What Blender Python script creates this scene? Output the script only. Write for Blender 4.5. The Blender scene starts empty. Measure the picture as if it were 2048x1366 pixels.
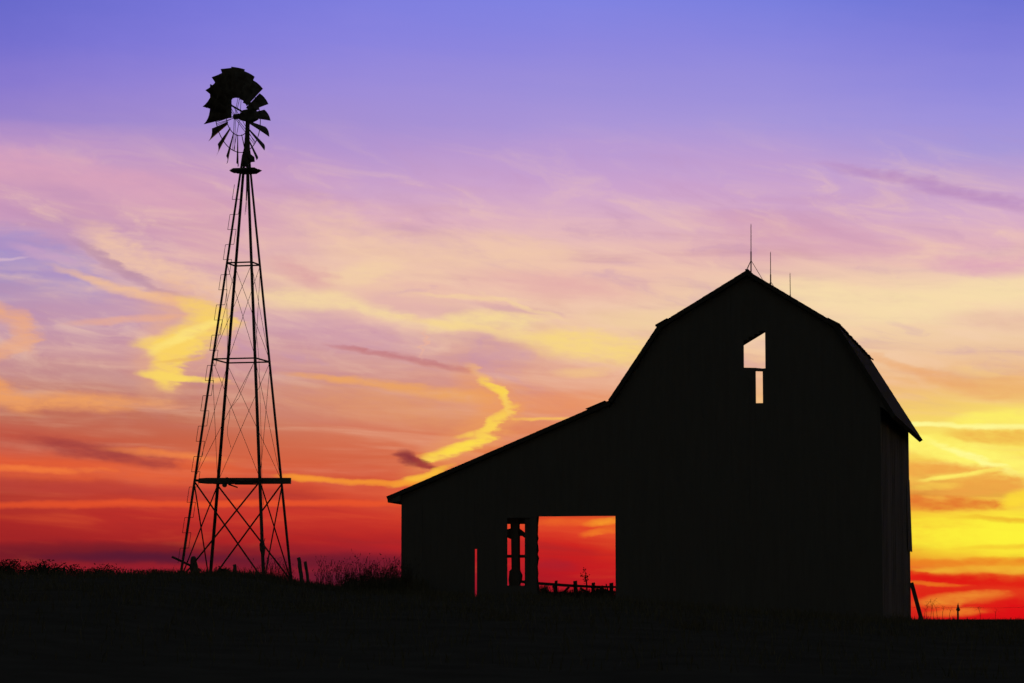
import bpy, bmesh, math, random
from mathutils import Vector, Matrix, noise as mnoise

random.seed(7)
S = bpy.context.scene
C = S.collection
R = math.radians
FPX = 2048 * 100 / 36.0                 # focal length in photo pixels (100 mm on 36 mm)
EYE = 1.6
HORIZ = 1238.0                          # eye-level line in the photo
PITCH = math.atan((HORIZ - 683) / FPX)

# ------------------------------------------------------------------ camera
cd = bpy.data.cameras.new('camera')
cam = bpy.data.objects.new('camera', cd)
C.objects.link(cam)
cd.lens = 100
cd.sensor_width = 36
cd.clip_start = 0.5
cd.clip_end = 9000
cd.dof.use_dof = True
cd.dof.focus_distance = 93
cd.dof.aperture_fstop = 3.2
cam.location = (0, 0, EYE)
cam.rotation_euler = (math.pi / 2 + PITCH, 0, 0)
S.camera = cam
S.view_settings.view_transform = 'Standard'
S.view_settings.look = 'None'
S.view_settings.exposure = 0
S.view_settings.gamma = 1
S.cycles.max_bounces = 4
S.cycles.use_adaptive_sampling = True
S.cycles.adaptive_threshold = 0.02
S.cycles.adaptive_min_samples = 8
S.render.film_transparent = False

FWD = Vector((0, math.cos(PITCH), math.sin(PITCH)))
UPV = Vector((0, -math.sin(PITCH), math.cos(PITCH)))
EYEV = Vector((0, 0, EYE))


def ray(px, py):
    return FWD + Vector((1, 0, 0)) * ((px - 1024) / FPX) + UPV * ((683 - py) / FPX)


def at(px, py, Y):
    """the world point seen at a pixel of the photograph, Y metres away"""
    d = ray(px, py)
    return EYEV + d * (Y / d.y)


def azel(px, py):
    d = ray(px, py).normalized()
    return math.degrees(math.atan2(d.x, d.y)), math.degrees(math.asin(d.z))


def lin(c):
    return tuple(((v / 255) / 12.92 if v / 255 <= 0.04045 else ((v / 255 + 0.055) / 1.055) ** 2.4) for v in c) + (1.0,)


# ------------------------------------------------------------------ world: dusk sky with sunset clouds
W = bpy.data.worlds.new('World')
S.world = W
W.use_nodes = True
NT = W.node_tree
NT.nodes.clear()
SUN_AZ, SUN_EL = 9.0, 0.8


class E:
    """a float socket with arithmetic"""
    def __init__(self, s):
        self.s = s

    def _m(self, op, a, b=None, c=None):
        n = NT.nodes.new('ShaderNodeMath')
        n.operation = op
        for i, v in enumerate((a, b, c)):
            if v is None:
                continue
            if isinstance(v, E):
                NT.links.new(v.s, n.inputs[i])
            else:
                n.inputs[i].default_value = v
        return E(n.outputs[0])

    def __add__(self, o): return self._m('ADD', self, o)
    def __radd__(self, o): return self._m('ADD', self, o)
    def __sub__(self, o): return self._m('SUBTRACT', self, o)
    def __mul__(self, o): return self._m('MULTIPLY', self, o)
    def __rmul__(self, o): return self._m('MULTIPLY', self, o)
    def __truediv__(self, o): return self._m('DIVIDE', self, o)
    def max(self, o): return self._m('MAXIMUM', self, o)
    def abs(self): return self._m('ABSOLUTE', self)


def vec(x, y, z=0.0):
    n = NT.nodes.new('ShaderNodeCombineXYZ')
    for i, v in enumerate((x, y, z)):
        if isinstance(v, E):
            NT.links.new(v.s, n.inputs[i])
        else:
            n.inputs[i].default_value = v
    return n.outputs[0]


def vmath(op, a, b=None, scale=None):
    n = NT.nodes.new('ShaderNodeVectorMath')
    n.operation = op
    for i, v in enumerate((a, b)):
        if v is None:
            continue
        if isinstance(v, tuple):
            n.inputs[i].default_value = v
        else:
            NT.links.new(v, n.inputs[i])
    if scale is not None:
        NT.links.new(scale.s, n.inputs['Scale'])
    return n


def remap(x, a, b, c=0.0, d=1.0, smooth=True):
    n = NT.nodes.new('ShaderNodeMapRange')
    n.interpolation_type = 'SMOOTHSTEP' if smooth else 'LINEAR'
    n.clamp = True
    NT.links.new(x.s, n.inputs['Value'])
    for k, v in (('From Min', a), ('From Max', b), ('To Min', c), ('To Max', d)):
        n.inputs[k].default_value = v
    return E(n.outputs['Result'])


def noise(v, scale, detail=3.0, rough=0.5, dist=0.0):
    n = NT.nodes.new('ShaderNodeTexNoise')
    n.noise_dimensions = '3D'
    NT.links.new(v, n.inputs['Vector'])
    n.inputs['Scale'].default_value = scale
    n.inputs['Detail'].default_value = detail
    n.inputs['Roughness'].default_value = rough
    n.inputs['Distortion'].default_value = dist
    return E(n.outputs[0])


def mixc(f, a, b):
    n = NT.nodes.new('ShaderNodeMix')
    n.data_type = 'RGBA'
    n.clamp_factor = True
    if isinstance(f, E):
        NT.links.new(f.s, n.inputs[0])
    else:
        n.inputs[0].default_value = f
    for i, v in ((6, a), (7, b)):
        if isinstance(v, tuple):
            n.inputs[i].default_value = v
        else:
            NT.links.new(v, n.inputs[i])
    return n.outputs[2]


tc = NT.nodes.new('ShaderNodeTexCoord')
sep = NT.nodes.new('ShaderNodeSeparateXYZ')
NT.links.new(tc.outputs['Generated'], sep.inputs[0])
dx, dy, dz = E(sep.outputs[0]), E(sep.outputs[1]), E(sep.outputs[2])
U0 = dx._m('ARCTAN2', dx, dy) * (180 / math.pi)
V0 = dz._m('ARCSINE', dz) * (180 / math.pi)
# long fibres of cirrus: noise stretched along the streaks, which sink a little to the right
fib = vec(U0 * 0.16, V0 + U0 * 0.10, 0.0)
n_soft = noise(fib, 0.9, 4, 0.55, 0.6)
n_fine = noise(vec(U0 * 0.10, V0 * 1.0 + U0 * 0.055, 7.3), 3.0, 4, 0.55, 0.4)
n_wisp = noise(vec(U0 * 0.30, V0 * 1.0 + U0 * 0.03, 3.1), 5.5, 4, 0.58, 0.3)
n_puff = noise(vec(U0, V0 * 1.6, 11.0), 1.5, 3, 0.55)
n_det = noise(vec(U0 * 0.32, V0 + U0 * 0.06, 19.0), 9.0, 3, 0.55, 0.4)
n_veil = noise(vec(U0 * 0.28 + (n_puff - 0.5) * 0.3, V0 + U0 * 0.24, 23.0), 1.5, 5, 0.6, 0.8)
Uw = U0 + (n_wisp - 0.5) * 0.55 + (n_puff - 0.5) * 0.25 + (n_det - 0.5) * 0.12
Vw = V0 + (n_soft - 0.5) * 0.12 + (n_puff - 0.5) * 0.14
Vb = V0 + (n_soft - 0.5) * 0.55 + (n_fine - 0.5) * 0.22
P2 = vec(Uw, Vw, 1.0)
erode = (n_wisp - 0.5) * 1.6 + (n_fine - 0.5) * 1.4 + (n_det - 0.5) * 0.9
inner = remap(n_det * 0.6 + n_wisp * 0.4, 0.74, 0.34, 0.70, 1.0)

# clear-sky colours seen at a few azimuths (x, [(y, colour) ...]) in the photograph
COLS = [
    (0, [(0, (103, 105, 203)), (90, (116, 111, 207)), (180, (136, 121, 208)), (250, (155, 132, 204)), (310, (196, 152, 196)),
         (370, (206, 155, 186)), (440, (200, 152, 188)), (510, (170, 146, 196)), (580, (172, 146, 188)), (650, (192, 150, 176)),
         (710, (198, 148, 160)), (770, (196, 132, 122)), (830, (188, 104, 84)), (880, (198, 88, 66)), (930, (212, 80, 54)),
         (975, (182, 66, 50)), (1030, (172, 42, 38)), (1080, (158, 34, 36)), (1110, (132, 29, 35)), (1140, (142, 28, 42)), (1180, (120, 24, 40)), (1238, (90, 18, 34))]),
    (380, [(0, (118, 117, 216)), (90, (132, 124, 218)), (180, (152, 134, 214)), (250, (164, 140, 208)), (310, (186, 148, 200)),
           (370, (208, 158, 190)), (440, (214, 162, 182)), (510, (216, 164, 178)), (580, (206, 158, 176)), (650, (198, 152, 174)),
           (710, (204, 150, 158)), (770, (198, 134, 124)), (830, (196, 116, 92)), (880, (200, 100, 72)), (930, (216, 96, 62)),
           (980, (208, 72, 50)), (1030, (194, 50, 42)), (1080, (168, 36, 36)), (1110, (150, 32, 40)), (1140, (150, 28, 44)), (1180, (130, 24, 42)), (1238, (100, 20, 36))]),
    (740, [(0, (127, 127, 223)), (90, (139, 132, 222)), (180, (158, 141, 217)), (250, (166, 144, 212)), (310, (182, 150, 208)),
           (370, (200, 160, 204)), (440, (224, 176, 190)), (510, (234, 192, 176)), (580, (232, 186, 172)), (650, (218, 168, 172)),
           (710, (208, 152, 152)), (770, (210, 144, 132)), (830, (214, 134, 108)), (880, (214, 116, 84)), (930, (212, 98, 66)),
           (980, (214, 80, 52)), (1030, (204, 56, 42)), (1080, (182, 36, 36)), (1110, (162, 32, 42)), (1140, (124, 28, 44)), (1180, (104, 24, 42)), (1238, (110, 24, 46))]),
    (1150, [(0, (128, 131, 226)), (90, (142, 135, 222)), (180, (158, 144, 218)), (250, (172, 150, 216)), (310, (190, 156, 210)),
            (370, (206, 164, 206)), (440, (222, 178, 194)), (510, (236, 192, 178)), (580, (230, 180, 172)), (650, (236, 194, 162)),
            (710, (226, 170, 148)), (770, (226, 154, 126)), (830, (226, 138, 100)), (880, (224, 124, 78)), (930, (224, 110, 60)),
            (980, (228, 94, 46)), (1030, (226, 80, 38)), (1060, (220, 58, 36)), (1085, (206, 38, 32)), (1110, (200, 30, 30)), (1140, (192, 26, 32)), (1180, (172, 22, 36)), (1238, (140, 20, 34))]),
    (1560, [(0, (122, 127, 222)), (90, (138, 134, 222)), (180, (154, 143, 220)), (250, (166, 150, 218)), (310, (186, 156, 212)),
            (370, (202, 162, 206)), (440, (210, 164, 196)), (510, (224, 174, 180)), (580, (244, 212, 172)), (650, (242, 212, 170)),
            (710, (240, 198, 158)), (770, (238, 184, 136)), (830, (242, 190, 110)), (880, (248, 214, 96)), (930, (244, 192, 84)),
            (980, (238, 140, 60)), (1030, (236, 120, 46)), (1080, (232, 96, 40)), (1110, (226, 64, 34)), (1140, (222, 44, 30)), (1180, (214, 30, 28)), (1238, (190, 20, 26))]),
    (2000, [(0, (108, 115, 212)), (90, (127, 125, 217)), (180, (142, 136, 220)), (250, (156, 145, 221)), (310, (168, 152, 216)),
            (370, (196, 162, 206)), (440, (212, 170, 204)), (510, (224, 176, 190)), (560, (240, 206, 178)), (600, (246, 222, 172)), (650, (240, 208, 168)),
            (710, (238, 198, 160)), (770, (238, 182, 116)), (830, (248, 216, 104)), (880, (252, 232, 96)), (930, (250, 216, 88)),
            (980, (240, 176, 72)), (1030, (252, 226, 60)), (1070, (253, 240, 58)), (1110, (250, 224, 52)), (1140, (236, 140, 40)), (1170, (226, 50, 24)), (1200, (226, 60, 28)), (1238, (214, 14, 20))]),
]
VLO, VHI = -0.4, 12.8


def ramp(stops):
    n = NT.nodes.new('ShaderNodeValToRGB')
    n.color_ramp.interpolation = 'LINEAR'
    el = n.color_ramp.elements
    pts = sorted(((azel(1024, y)[1] - VLO) / (VHI - VLO), lin(c)) for y, c in stops)
    while len(el) < len(pts):
        el.new(0.5)
    for i, (p, c) in enumerate(pts):
        el[i].position = min(max(p, 0), 1)
        el[i].color = c
    NT.links.new(((Vb - VLO) * (1 / (VHI - VLO))).s, n.inputs[0])
    return n.outputs[0]


col = ramp(COLS[0][1])
for (xa, _), (xb, st) in zip(COLS, COLS[1:]):
    ua, ub = azel(xa, 1000)[0], azel(xb, 1000)[0]
    col = mixc(remap(U0 + (n_puff - 0.5) * 1.0, ua, ub, smooth=False), col, ramp(st))
# faint fibres over all of the high cloud
band = remap(V0, 2.0, 4.2) * remap(V0, 9.6, 6.8)
col = mixc(remap(n_fine, 0.42, 0.80) * band * 0.36, col, lin((248, 204, 170)))
col = mixc(remap(n_fine, 0.54, 0.22) * band * remap(V0, 3.4, 5.4) * 0.40, col, lin((192, 138, 162)))
veil = remap(V0, 3.6, 5.6) * remap(V0, 10.4, 7.6)
col = mixc(remap(n_veil, 0.46, 0.74) * veil * 0.50, col, lin((246, 208, 178)))
col = mixc(remap(n_veil, 0.48, 0.28) * veil * 0.34, col, lin((190, 142, 182)))
lowb = remap(V0, 0.4, 1.2) * remap(V0, 3.6, 2.4)
col = mixc(remap(n_fine, 0.52, 0.22) * lowb * 0.40, col, lin((150, 40, 44)))
col = mixc(remap(n_fine, 0.50, 0.8) * lowb * 0.30, col, lin((240, 100, 50)))


def stroke(pts, c, alpha, soft=0.8, textured=True):
    """a band of cloud along (x, y, half-width) points of the photograph, laid on the sky by direction;
    each stretch is a soft ellipse whose edge is eaten by the wisp noise"""
    global col, P2
    # ties this band to the one before, so the shader is evaluated in order and stays small
    tie = vmath('MULTIPLY_ADD', col, (1e-7, 1e-7, 0.0))
    NT.links.new(P2, tie.inputs[2])
    P2 = tie.outputs[0]
    alpha = min(1.0, alpha * 1.1)
    m = None
    q = [(azel(x, y), w / (FPX * math.pi / 180)) for x, y, w in pts]
    for ((a, ra), (b, rb)) in zip(q, q[1:]):
        dx_, dy_ = b[0] - a[0], b[1] - a[1]
        L = math.hypot(dx_, dy_)
        ux, uy = dx_ / L, dy_ / L
        cx, cy = (a[0] + b[0]) / 2, (a[1] + b[1]) / 2
        rl = L * 0.5 + 0.55 * (ra + rb) / 2 + 0.12 * L
        rw = max((ra + rb) / 2, 0.015)
        gx = (ux / rl, uy / rl, -(cx * ux + cy * uy) / rl)
        rx = -(cy * ux - cx * uy) / rw
        e1 = E(vmath('DOT_PRODUCT', P2, gx).outputs['Value'])
        e2 = E(vmath('DOT_PRODUCT', P2, (-uy / rw, ux / rw, rx)).outputs['Value'])
        d2 = e1._m('MULTIPLY_ADD', e1, e1, e2 * e2)
        if textured:
            d2 = d2 + erode
        k = remap(d2, 1 + 2.0 * soft, 1 - 1.9 * soft)
        m = k if m is None else m + k * (m * -1.0 + 1.0)
    m = m * alpha
    if textured:
        m = m * inner
    col = mixc(m, col, lin(c))


STROKES = [
    # left
    ([(-60, 318, 26), (150, 345, 28), (340, 400, 30)], (222, 166, 188), .55, 1),
    ([(-60, 490, 30), (60, 505, 40), (170, 560, 30)], (162, 144, 202), .55, 1),
    ([(-20, 522, 3), (40, 515, 2)], (235, 200, 205), .5, 1),
    ([(50, 498, 8), (130, 520, 10)], (212, 166, 192), .6, 1),
    ([(200, 480, 22), (270, 520, 26), (350, 550, 26), (470, 588, 18)], (242, 198, 168), .8, 1),
    ([(170, 488, 5), (240, 535, 10), (310, 580, 8), (400, 606, 3)], (182, 138, 166), .75, 1),
    ([(150, 548, 6), (290, 592, 9), (400, 610, 11)], (244, 192, 146), .85, 1),
    ([(120, 610, 20), (330, 655, 16)], (196, 152, 178), .45, 1),
    ([(190, 643, 7), (330, 635, 5)], (238, 174, 140), .7, 1),
    ([(-30, 612, 12), (45, 645, 18), (50, 685, 16), (-10, 708, 10)], (240, 172, 124), .75, 1),
    ([(-40, 765, 24), (40, 800, 18), (250, 806, 12)], (240, 160, 96), .9, 1),
    ([(20, 735, 20), (200, 748, 14), (280, 770, 10)], (196, 142, 142), .5, 1),
    ([(325, 816, 3), (360, 815, 2)], (232, 160, 122), .5, 1),
    ([(340, 620, 40), (400, 660, 60), (330, 710, 54), (320, 760, 24)], (236, 176, 130), .55, 1),
    ([(380, 610, 14), (445, 636, 24)], (246, 204, 112), .95, .6),
    ([(428, 645, 36), (345, 692, 28)], (248, 208, 106), 1, .55),
    ([(298, 690, 14), (385, 694, 20)], (250, 212, 104), 1, .5),
    ([(348, 698, 36), (332, 748, 26)], (250, 210, 100), 1, .5),
    ([(292, 747, 11), (345, 754, 8), (425, 759, 4)], (250, 214, 100), .95, .6),
    ([(330, 690, 8), (415, 650, 8)], (254, 230, 128), .8, 1),
    ([(330, 722, 3), (390, 716, 3)], (232, 180, 96), .7, 1),
    ([(450, 765, 6), (420, 757, 4)], (246, 180, 110), .6, 1),
    ([(-40, 928, 24), (200, 934, 22), (410, 945, 26)], (232, 98, 54), .7, 1),
    ([(-20, 885, 22), (120, 892, 20), (280, 915, 16)], (178, 76, 66), .5, 1),
    ([(100, 888, 8), (215, 908, 17), (320, 926, 9)], (150, 58, 62), .7, 1),
    ([(260, 902, 6), (410, 914, 7)], (240, 132, 70), .85, 1),
    ([(-40, 936, 6), (160, 941, 5)], (244, 124, 60), .8, 1),
    ([(-40, 968, 10), (380, 984, 13)], (190, 68, 58), .6, 1),
    ([(-60, 1008, 7), (400, 1009, 5), (580, 1007, 5), (820, 1004, 7)], (240, 88, 42), .7, 1, False),
    ([(-20, 1104, 18), (460, 1106, 16)], (104, 26, 40), .8, 1, False),
    ([(170, 1113, 9), (420, 1117, 9)], (80, 24, 50), .85, 1, False),
    ([(460, 1128, 8), (620, 1124, 14), (820, 1126, 14)], (94, 24, 44), .75, 1, False),
    ([(640, 1156, 14), (820, 1162, 14)], (74, 26, 48), .7, 1, False),
    # middle
    ([(640, 450, 40), (800, 520, 45), (1000, 506, 36), (1100, 520, 26)], (242, 202, 170), .6, 1),
    ([(540, 570, 40), (700, 590, 44), (860, 640, 26)], (242, 204, 166), .5, 1),
    ([(560, 596, 15), (690, 600, 18), (805, 638, 6)], (246, 218, 162), .8, 1),
    ([(680, 560, 20), (760, 540, 18)], (244, 210, 166), .7, 1),
    ([(570, 535, 18), (640, 560, 22)], (216, 154, 164), .7, 1),
    ([(730, 592, 14), (860, 622, 16)], (226, 174, 174), .65, 1),
    ([(590, 650, 30), (780, 686, 28)], (204, 152, 172), .6, 1),
    ([(880, 650, 10), (950, 640, 18), (1050, 645, 16)], (248, 220, 152), .8, 1),
    ([(830, 640, 4), (1000, 668, 8), (1180, 694, 12)], (246, 214, 146), .8, 1),
    ([(960, 610, 5), (1090, 630, 4)], (214, 164, 172), .6, 1),
    ([(870, 592, 4), (1000, 600, 4), (1100, 634, 4)], (246, 212, 158), .7, 1),
    ([(1090, 684, 22), (1180, 692, 28), (1330, 716, 24)], (248, 214, 130), .9, .9),
    ([(1230, 640, 18), (1400, 640, 20)], (242, 210, 160), .6, 1),
    ([(1010, 560, 20), (1200, 580, 24)], (228, 172, 170), .6, 1),
    ([(690, 694, 3), (780, 712, 5), (850, 724, 8), (940, 741, 3)], (196, 120, 122), .8, 1),
    ([(851, 672, 5), (844, 704, 2)], (240, 180, 152), .6, 1),
    ([(620, 752, 4), (760, 768, 7), (880, 788, 11), (970, 796, 14)], (240, 168, 94), .85, 1),
    ([(680, 796, 34), (960, 830, 30)], (226, 154, 104), .6, 1),
    ([(950, 742, 6), (985, 768, 12)], (242, 190, 130), .75, 1),
    ([(950, 770, 24), (1010, 815, 34), (960, 870, 34), (860, 925, 20)], (238, 158, 92), .6, 1),
    ([(968, 764, 7), (1000, 786, 10), (1018, 820, 11), (978, 846, 8), (962, 880, 12), (890, 908, 10), (845, 922, 3)], (251, 210, 84), 1, .6),
    ([(925, 872, 4), (978, 862, 6)], (251, 208, 84), .8, .8),
    ([(900, 895, 4), (968, 880, 6)], (253, 216, 72), .9, .8),
    ([(865, 908, 4), (930, 898, 6)], (253, 214, 70), .9, .8),
    ([(1008, 800, 5), (1016, 822, 5)], (252, 218, 104), .7, 1),
    ([(958, 884, 6), (900, 904, 6)], (254, 224, 78), .8, 1),
    ([(1130, 745, 8), (1200, 744, 10)], (244, 198, 134), .7, 1),
    ([(1030, 812, 14), (1200, 800, 20)], (238, 150, 94), .5, 1),
    ([(1050, 838, 3), (1140, 836, 3)], (250, 194, 90), .9, .9),
    ([(806, 914, 13), (830, 921, 12)], (132, 46, 56), .95, .8, False),
    ([(830, 922, 9), (850, 930, 7), (884, 938, 3)], (156, 56, 56), .9, .8, False),
    ([(890, 938, 4), (850, 955, 8), (800, 966, 5)], (252, 192, 60), .9, .9, False),
    ([(575, 955, 6), (640, 958, 5), (830, 969, 4)], (248, 152, 50), .9, 1, False),
    # through the barn
    ([(1080, 1045, 6), (1240, 1046, 7)], (240, 104, 40), .7, 1),
    ([(1190, 1046, 5), (1240, 1041, 7)], (250, 164, 42), .85, 1),
    ([(1170, 1068, 4), (1200, 1062, 6), (1240, 1058, 6)], (242, 124, 38), .8, 1),
    ([(1075, 1130, 8), (1145, 1132, 8)], (160, 32, 48), .55, 1),
    # right
    ([(1690, 338, 6), (1800, 356, 12), (1920, 384, 13), (2090, 424, 10)], (180, 132, 188), .6, 1),
    ([(1480, 450, 26), (1750, 492, 22)], (214, 160, 184), .55, 1),
    ([(1880, 528, 12), (1980, 536, 16), (2090, 530, 18)], (222, 164, 186), .8, 1),
    ([(1590, 582, 16), (1800, 616, 30), (2090, 570, 24)], (248, 222, 172), .75, 1),
    ([(1950, 640, 14), (2090, 650, 20)], (228, 182, 164), .6, 1),
    ([(1760, 716, 6), (1860, 752, 10), (1960, 782, 16), (2090, 786, 18)], (236, 168, 108), .65, 1),
    ([(1930, 740, 8), (2000, 744, 8)], (246, 206, 140), .5, 1),
    ([(1920, 842, 10), (1980, 836, 15), (2090, 838, 14)], (253, 238, 104), .9, .8),
    ([(1780, 846, 4), (1860, 848, 4), (2090, 858, 5)], (255, 249, 150), .95, .9, False),
    ([(1920, 868, 9), (1990, 872, 13), (2090, 878, 14)], (240, 182, 78), .9, .8),
    ([(1780, 880, 14), (1860, 892, 16), (1960, 916, 24), (2090, 950, 26)], (255, 246, 112), .95, .8),
    ([(1900, 898, 6), (2000, 935, 6)], (255, 252, 160), .7, 1),
    ([(1790, 936, 13), (1880, 934, 14), (1975, 940, 5)], (240, 166, 72), .9, .6),
    ([(1860, 956, 3), (1920, 950, 5), (1990, 938, 4)], (255, 238, 104), .95, .8, False),
    ([(1890, 978, 14), (1960, 968, 22), (2000, 962, 22), (2040, 966, 10)], (238, 164, 70), .9, .7),
    ([(1790, 1004, 15), (1900, 1006, 13), (1990, 1008, 11)], (228, 122, 48), .95, .6),
    ([(1840, 972, 6), (1900, 970, 5)], (248, 206, 80), .7, 1),
    ([(2010, 1006, 9), (2040, 992, 14), (2090, 990, 16)], (253, 218, 58), .9, .7),
    ([(1960, 1036, 3), (2090, 1044, 7)], (226, 112, 36), .85, .9),
    ([(1790, 1064, 26), (2090, 1066, 26)], (254, 244, 58), .8, 1),
    ([(1960, 1094, 5), (2090, 1088, 5)], (242, 186, 46), .7, 1),
    ([(1790, 1126, 7), (1900, 1126, 6), (2090, 1120, 10)], (236, 124, 34), .85, .9),
    ([(1840, 1144, 5), (1990, 1140, 8), (2090, 1138, 5)], (242, 190, 54), .7, .9),
    ([(1790, 1146, 6), (1860, 1158, 9), (2090, 1166, 13)], (224, 24, 18), .95, .7),
    ([(1820, 1168, 4), (1900, 1172, 3)], (238, 124, 30), .8, .9),
    ([(1800, 1188, 9), (1940, 1182, 7)], (222, 32, 20), .8, .9),
    ([(1860, 1204, 9), (1920, 1198, 12), (1990, 1192, 6)], (240, 146, 48), .85, .9),
    ([(1820, 1216, 5), (1900, 1214, 4)], (226, 50, 22), .6, 1),
    ([(1880, 1226, 6), (1960, 1222, 7)], (240, 130, 42), .8, .9),
    ([(1990, 1214, 18), (2090, 1224, 22)], (220, 14, 20), .9, .9),
]
for a in STROKES:
    stroke(*a)

# away from the sunset and overhead the dusk sky takes over
sky = NT.nodes.new('ShaderNodeTexSky')
sky.sky_type = 'NISHITA'
sky.sun_disc = False
sky.sun_elevation = R(SUN_EL)
sky.sun_rotation = R(SUN_AZ)
dusk = mixc(1.0, (0, 0, 0, 1), sky.outputs[0])
dk = NT.nodes.new('ShaderNodeVectorMath')
dk.operation = 'SCALE'
NT.links.new(dusk, dk.inputs[0])
dk.inputs['Scale'].default_value = 0.075
away = remap(V0, 12.5, 26.0).max(remap(U0.abs(), 16.0, 55.0)).max(remap(V0, -0.5, -3.0))
col = mixc(away, col, dk.outputs[0])
bg = NT.nodes.new('ShaderNodeBackground')
NT.links.new(col, bg.inputs['Color'])
bg.inputs['Strength'].default_value = 1.0
wo = NT.nodes.new('ShaderNodeOutputWorld')
NT.links.new(bg.outputs[0], wo.inputs['Surface'])
W.cycles.sampling_method = 'MANUAL'
W.cycles.sample_map_resolution = 512

# ------------------------------------------------------------------ sun: almost set, behind the barn
sl = bpy.data.lights.new('sun', 'SUN')
sl.energy = 0.3
sl.angle = R(0.5)
sl.color = (1.0, 0.45, 0.2)
so = bpy.data.objects.new('sun', sl)
C.objects.link(so)
sd = Vector((math.sin(R(SUN_AZ)) * math.cos(R(SUN_EL)), math.cos(R(SUN_AZ)) * math.cos(R(SUN_EL)), math.sin(R(SUN_EL))))
so.rotation_euler = (-sd).to_track_quat('-Z', 'Y').to_euler()
so.location = (30, 200, 40)


# ------------------------------------------------------------------ materials
def material(name, c1, c2, scale=(3, 3, 3), rough=0.85, metal=0.0, bump=0.2, detail=5):
    m = bpy.data.materials.new(name)
    m.use_nodes = True
    t = m.node_tree
    b = t.nodes['Principled BSDF']
    tcn = t.nodes.new('ShaderNodeTexCoord')
    mp = t.nodes.new('ShaderNodeMapping')
    mp.inputs['Scale'].default_value = scale
    t.links.new(tcn.outputs['Object'], mp.inputs[0])
    n = t.nodes.new('ShaderNodeTexNoise')
    n.inputs['Scale'].default_value = 1.0
    n.inputs['Detail'].default_value = detail
    t.links.new(mp.outputs[0], n.inputs['Vector'])
    r = t.nodes.new('ShaderNodeValToRGB')
    r.color_ramp.elements[0].position = 0.32
    r.color_ramp.elements[0].color = c1 + (1,)
    r.color_ramp.elements[1].position = 0.68
    r.color_ramp.elements[1].color = c2 + (1,)
    t.links.new(n.outputs[0], r.inputs[0])
    t.links.new(r.outputs[0], b.inputs['Base Color'])
    b.inputs['Roughness'].default_value = rough
    b.inputs['Metallic'].default_value = metal
    b.inputs['Specular IOR Level'].default_value = 0.25
    bn = t.nodes.new('ShaderNodeBump')
    bn.inputs['Strength'].default_value = bump
    bn.inputs['Distance'].default_value = 0.02
    t.links.new(n.outputs[0], bn.inputs['Height'])
    t.links.new(bn.outputs[0], b.inputs['Normal'])
    return m


M_BOARD = material('weathered barn boards', (0.128, 0.122, 0.12), (0.142, 0.136, 0.133), (9, 9, 0.7), 0.9, 0, 0.12)
M_TIMBER = material('old timber', (0.11, 0.102, 0.094), (0.145, 0.135, 0.125), (6, 6, 1.2), 0.9)
M_ROOF = material('worn roof shingles', (0.06, 0.057, 0.055), (0.075, 0.072, 0.069), (2.2, 3.5, 3.5), 0.97)
M_STEEL = material('rusty galvanised steel', (0.07, 0.055, 0.045), (0.16, 0.15, 0.14), (5, 5, 5), 0.7, 0.3)
M_ROOF.node_tree.nodes['Principled BSDF'].inputs['Specular IOR Level'].default_value = 0.05
M_ROD = material('copper lightning rod', (0.10, 0.055, 0.04), (0.17, 0.10, 0.07), (8, 8, 8), 0.6, 0.4)
M_SOIL = material('grassy soil', (0.085, 0.076, 0.06), (0.115, 0.104, 0.082), (0.9, 0.9, 0.9), 0.95, 0, 0.5)
M_SOIL.node_tree.nodes['Principled BSDF'].inputs['Specular IOR Level'].default_value = 0.0
M_GRASS = material('dry grass', (0.10, 0.092, 0.06), (0.15, 0.135, 0.09), (1.5, 1.5, 1.5), 0.9)
M_WEED = material('dead weed stems', (0.045, 0.036, 0.022), (0.09, 0.07, 0.042), (3, 3, 3), 0.9)
M_LEAF = material('dark foliage', (0.022, 0.03, 0.014), (0.05, 0.055, 0.026), (0.6, 0.6, 0.6), 0.9)


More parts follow.
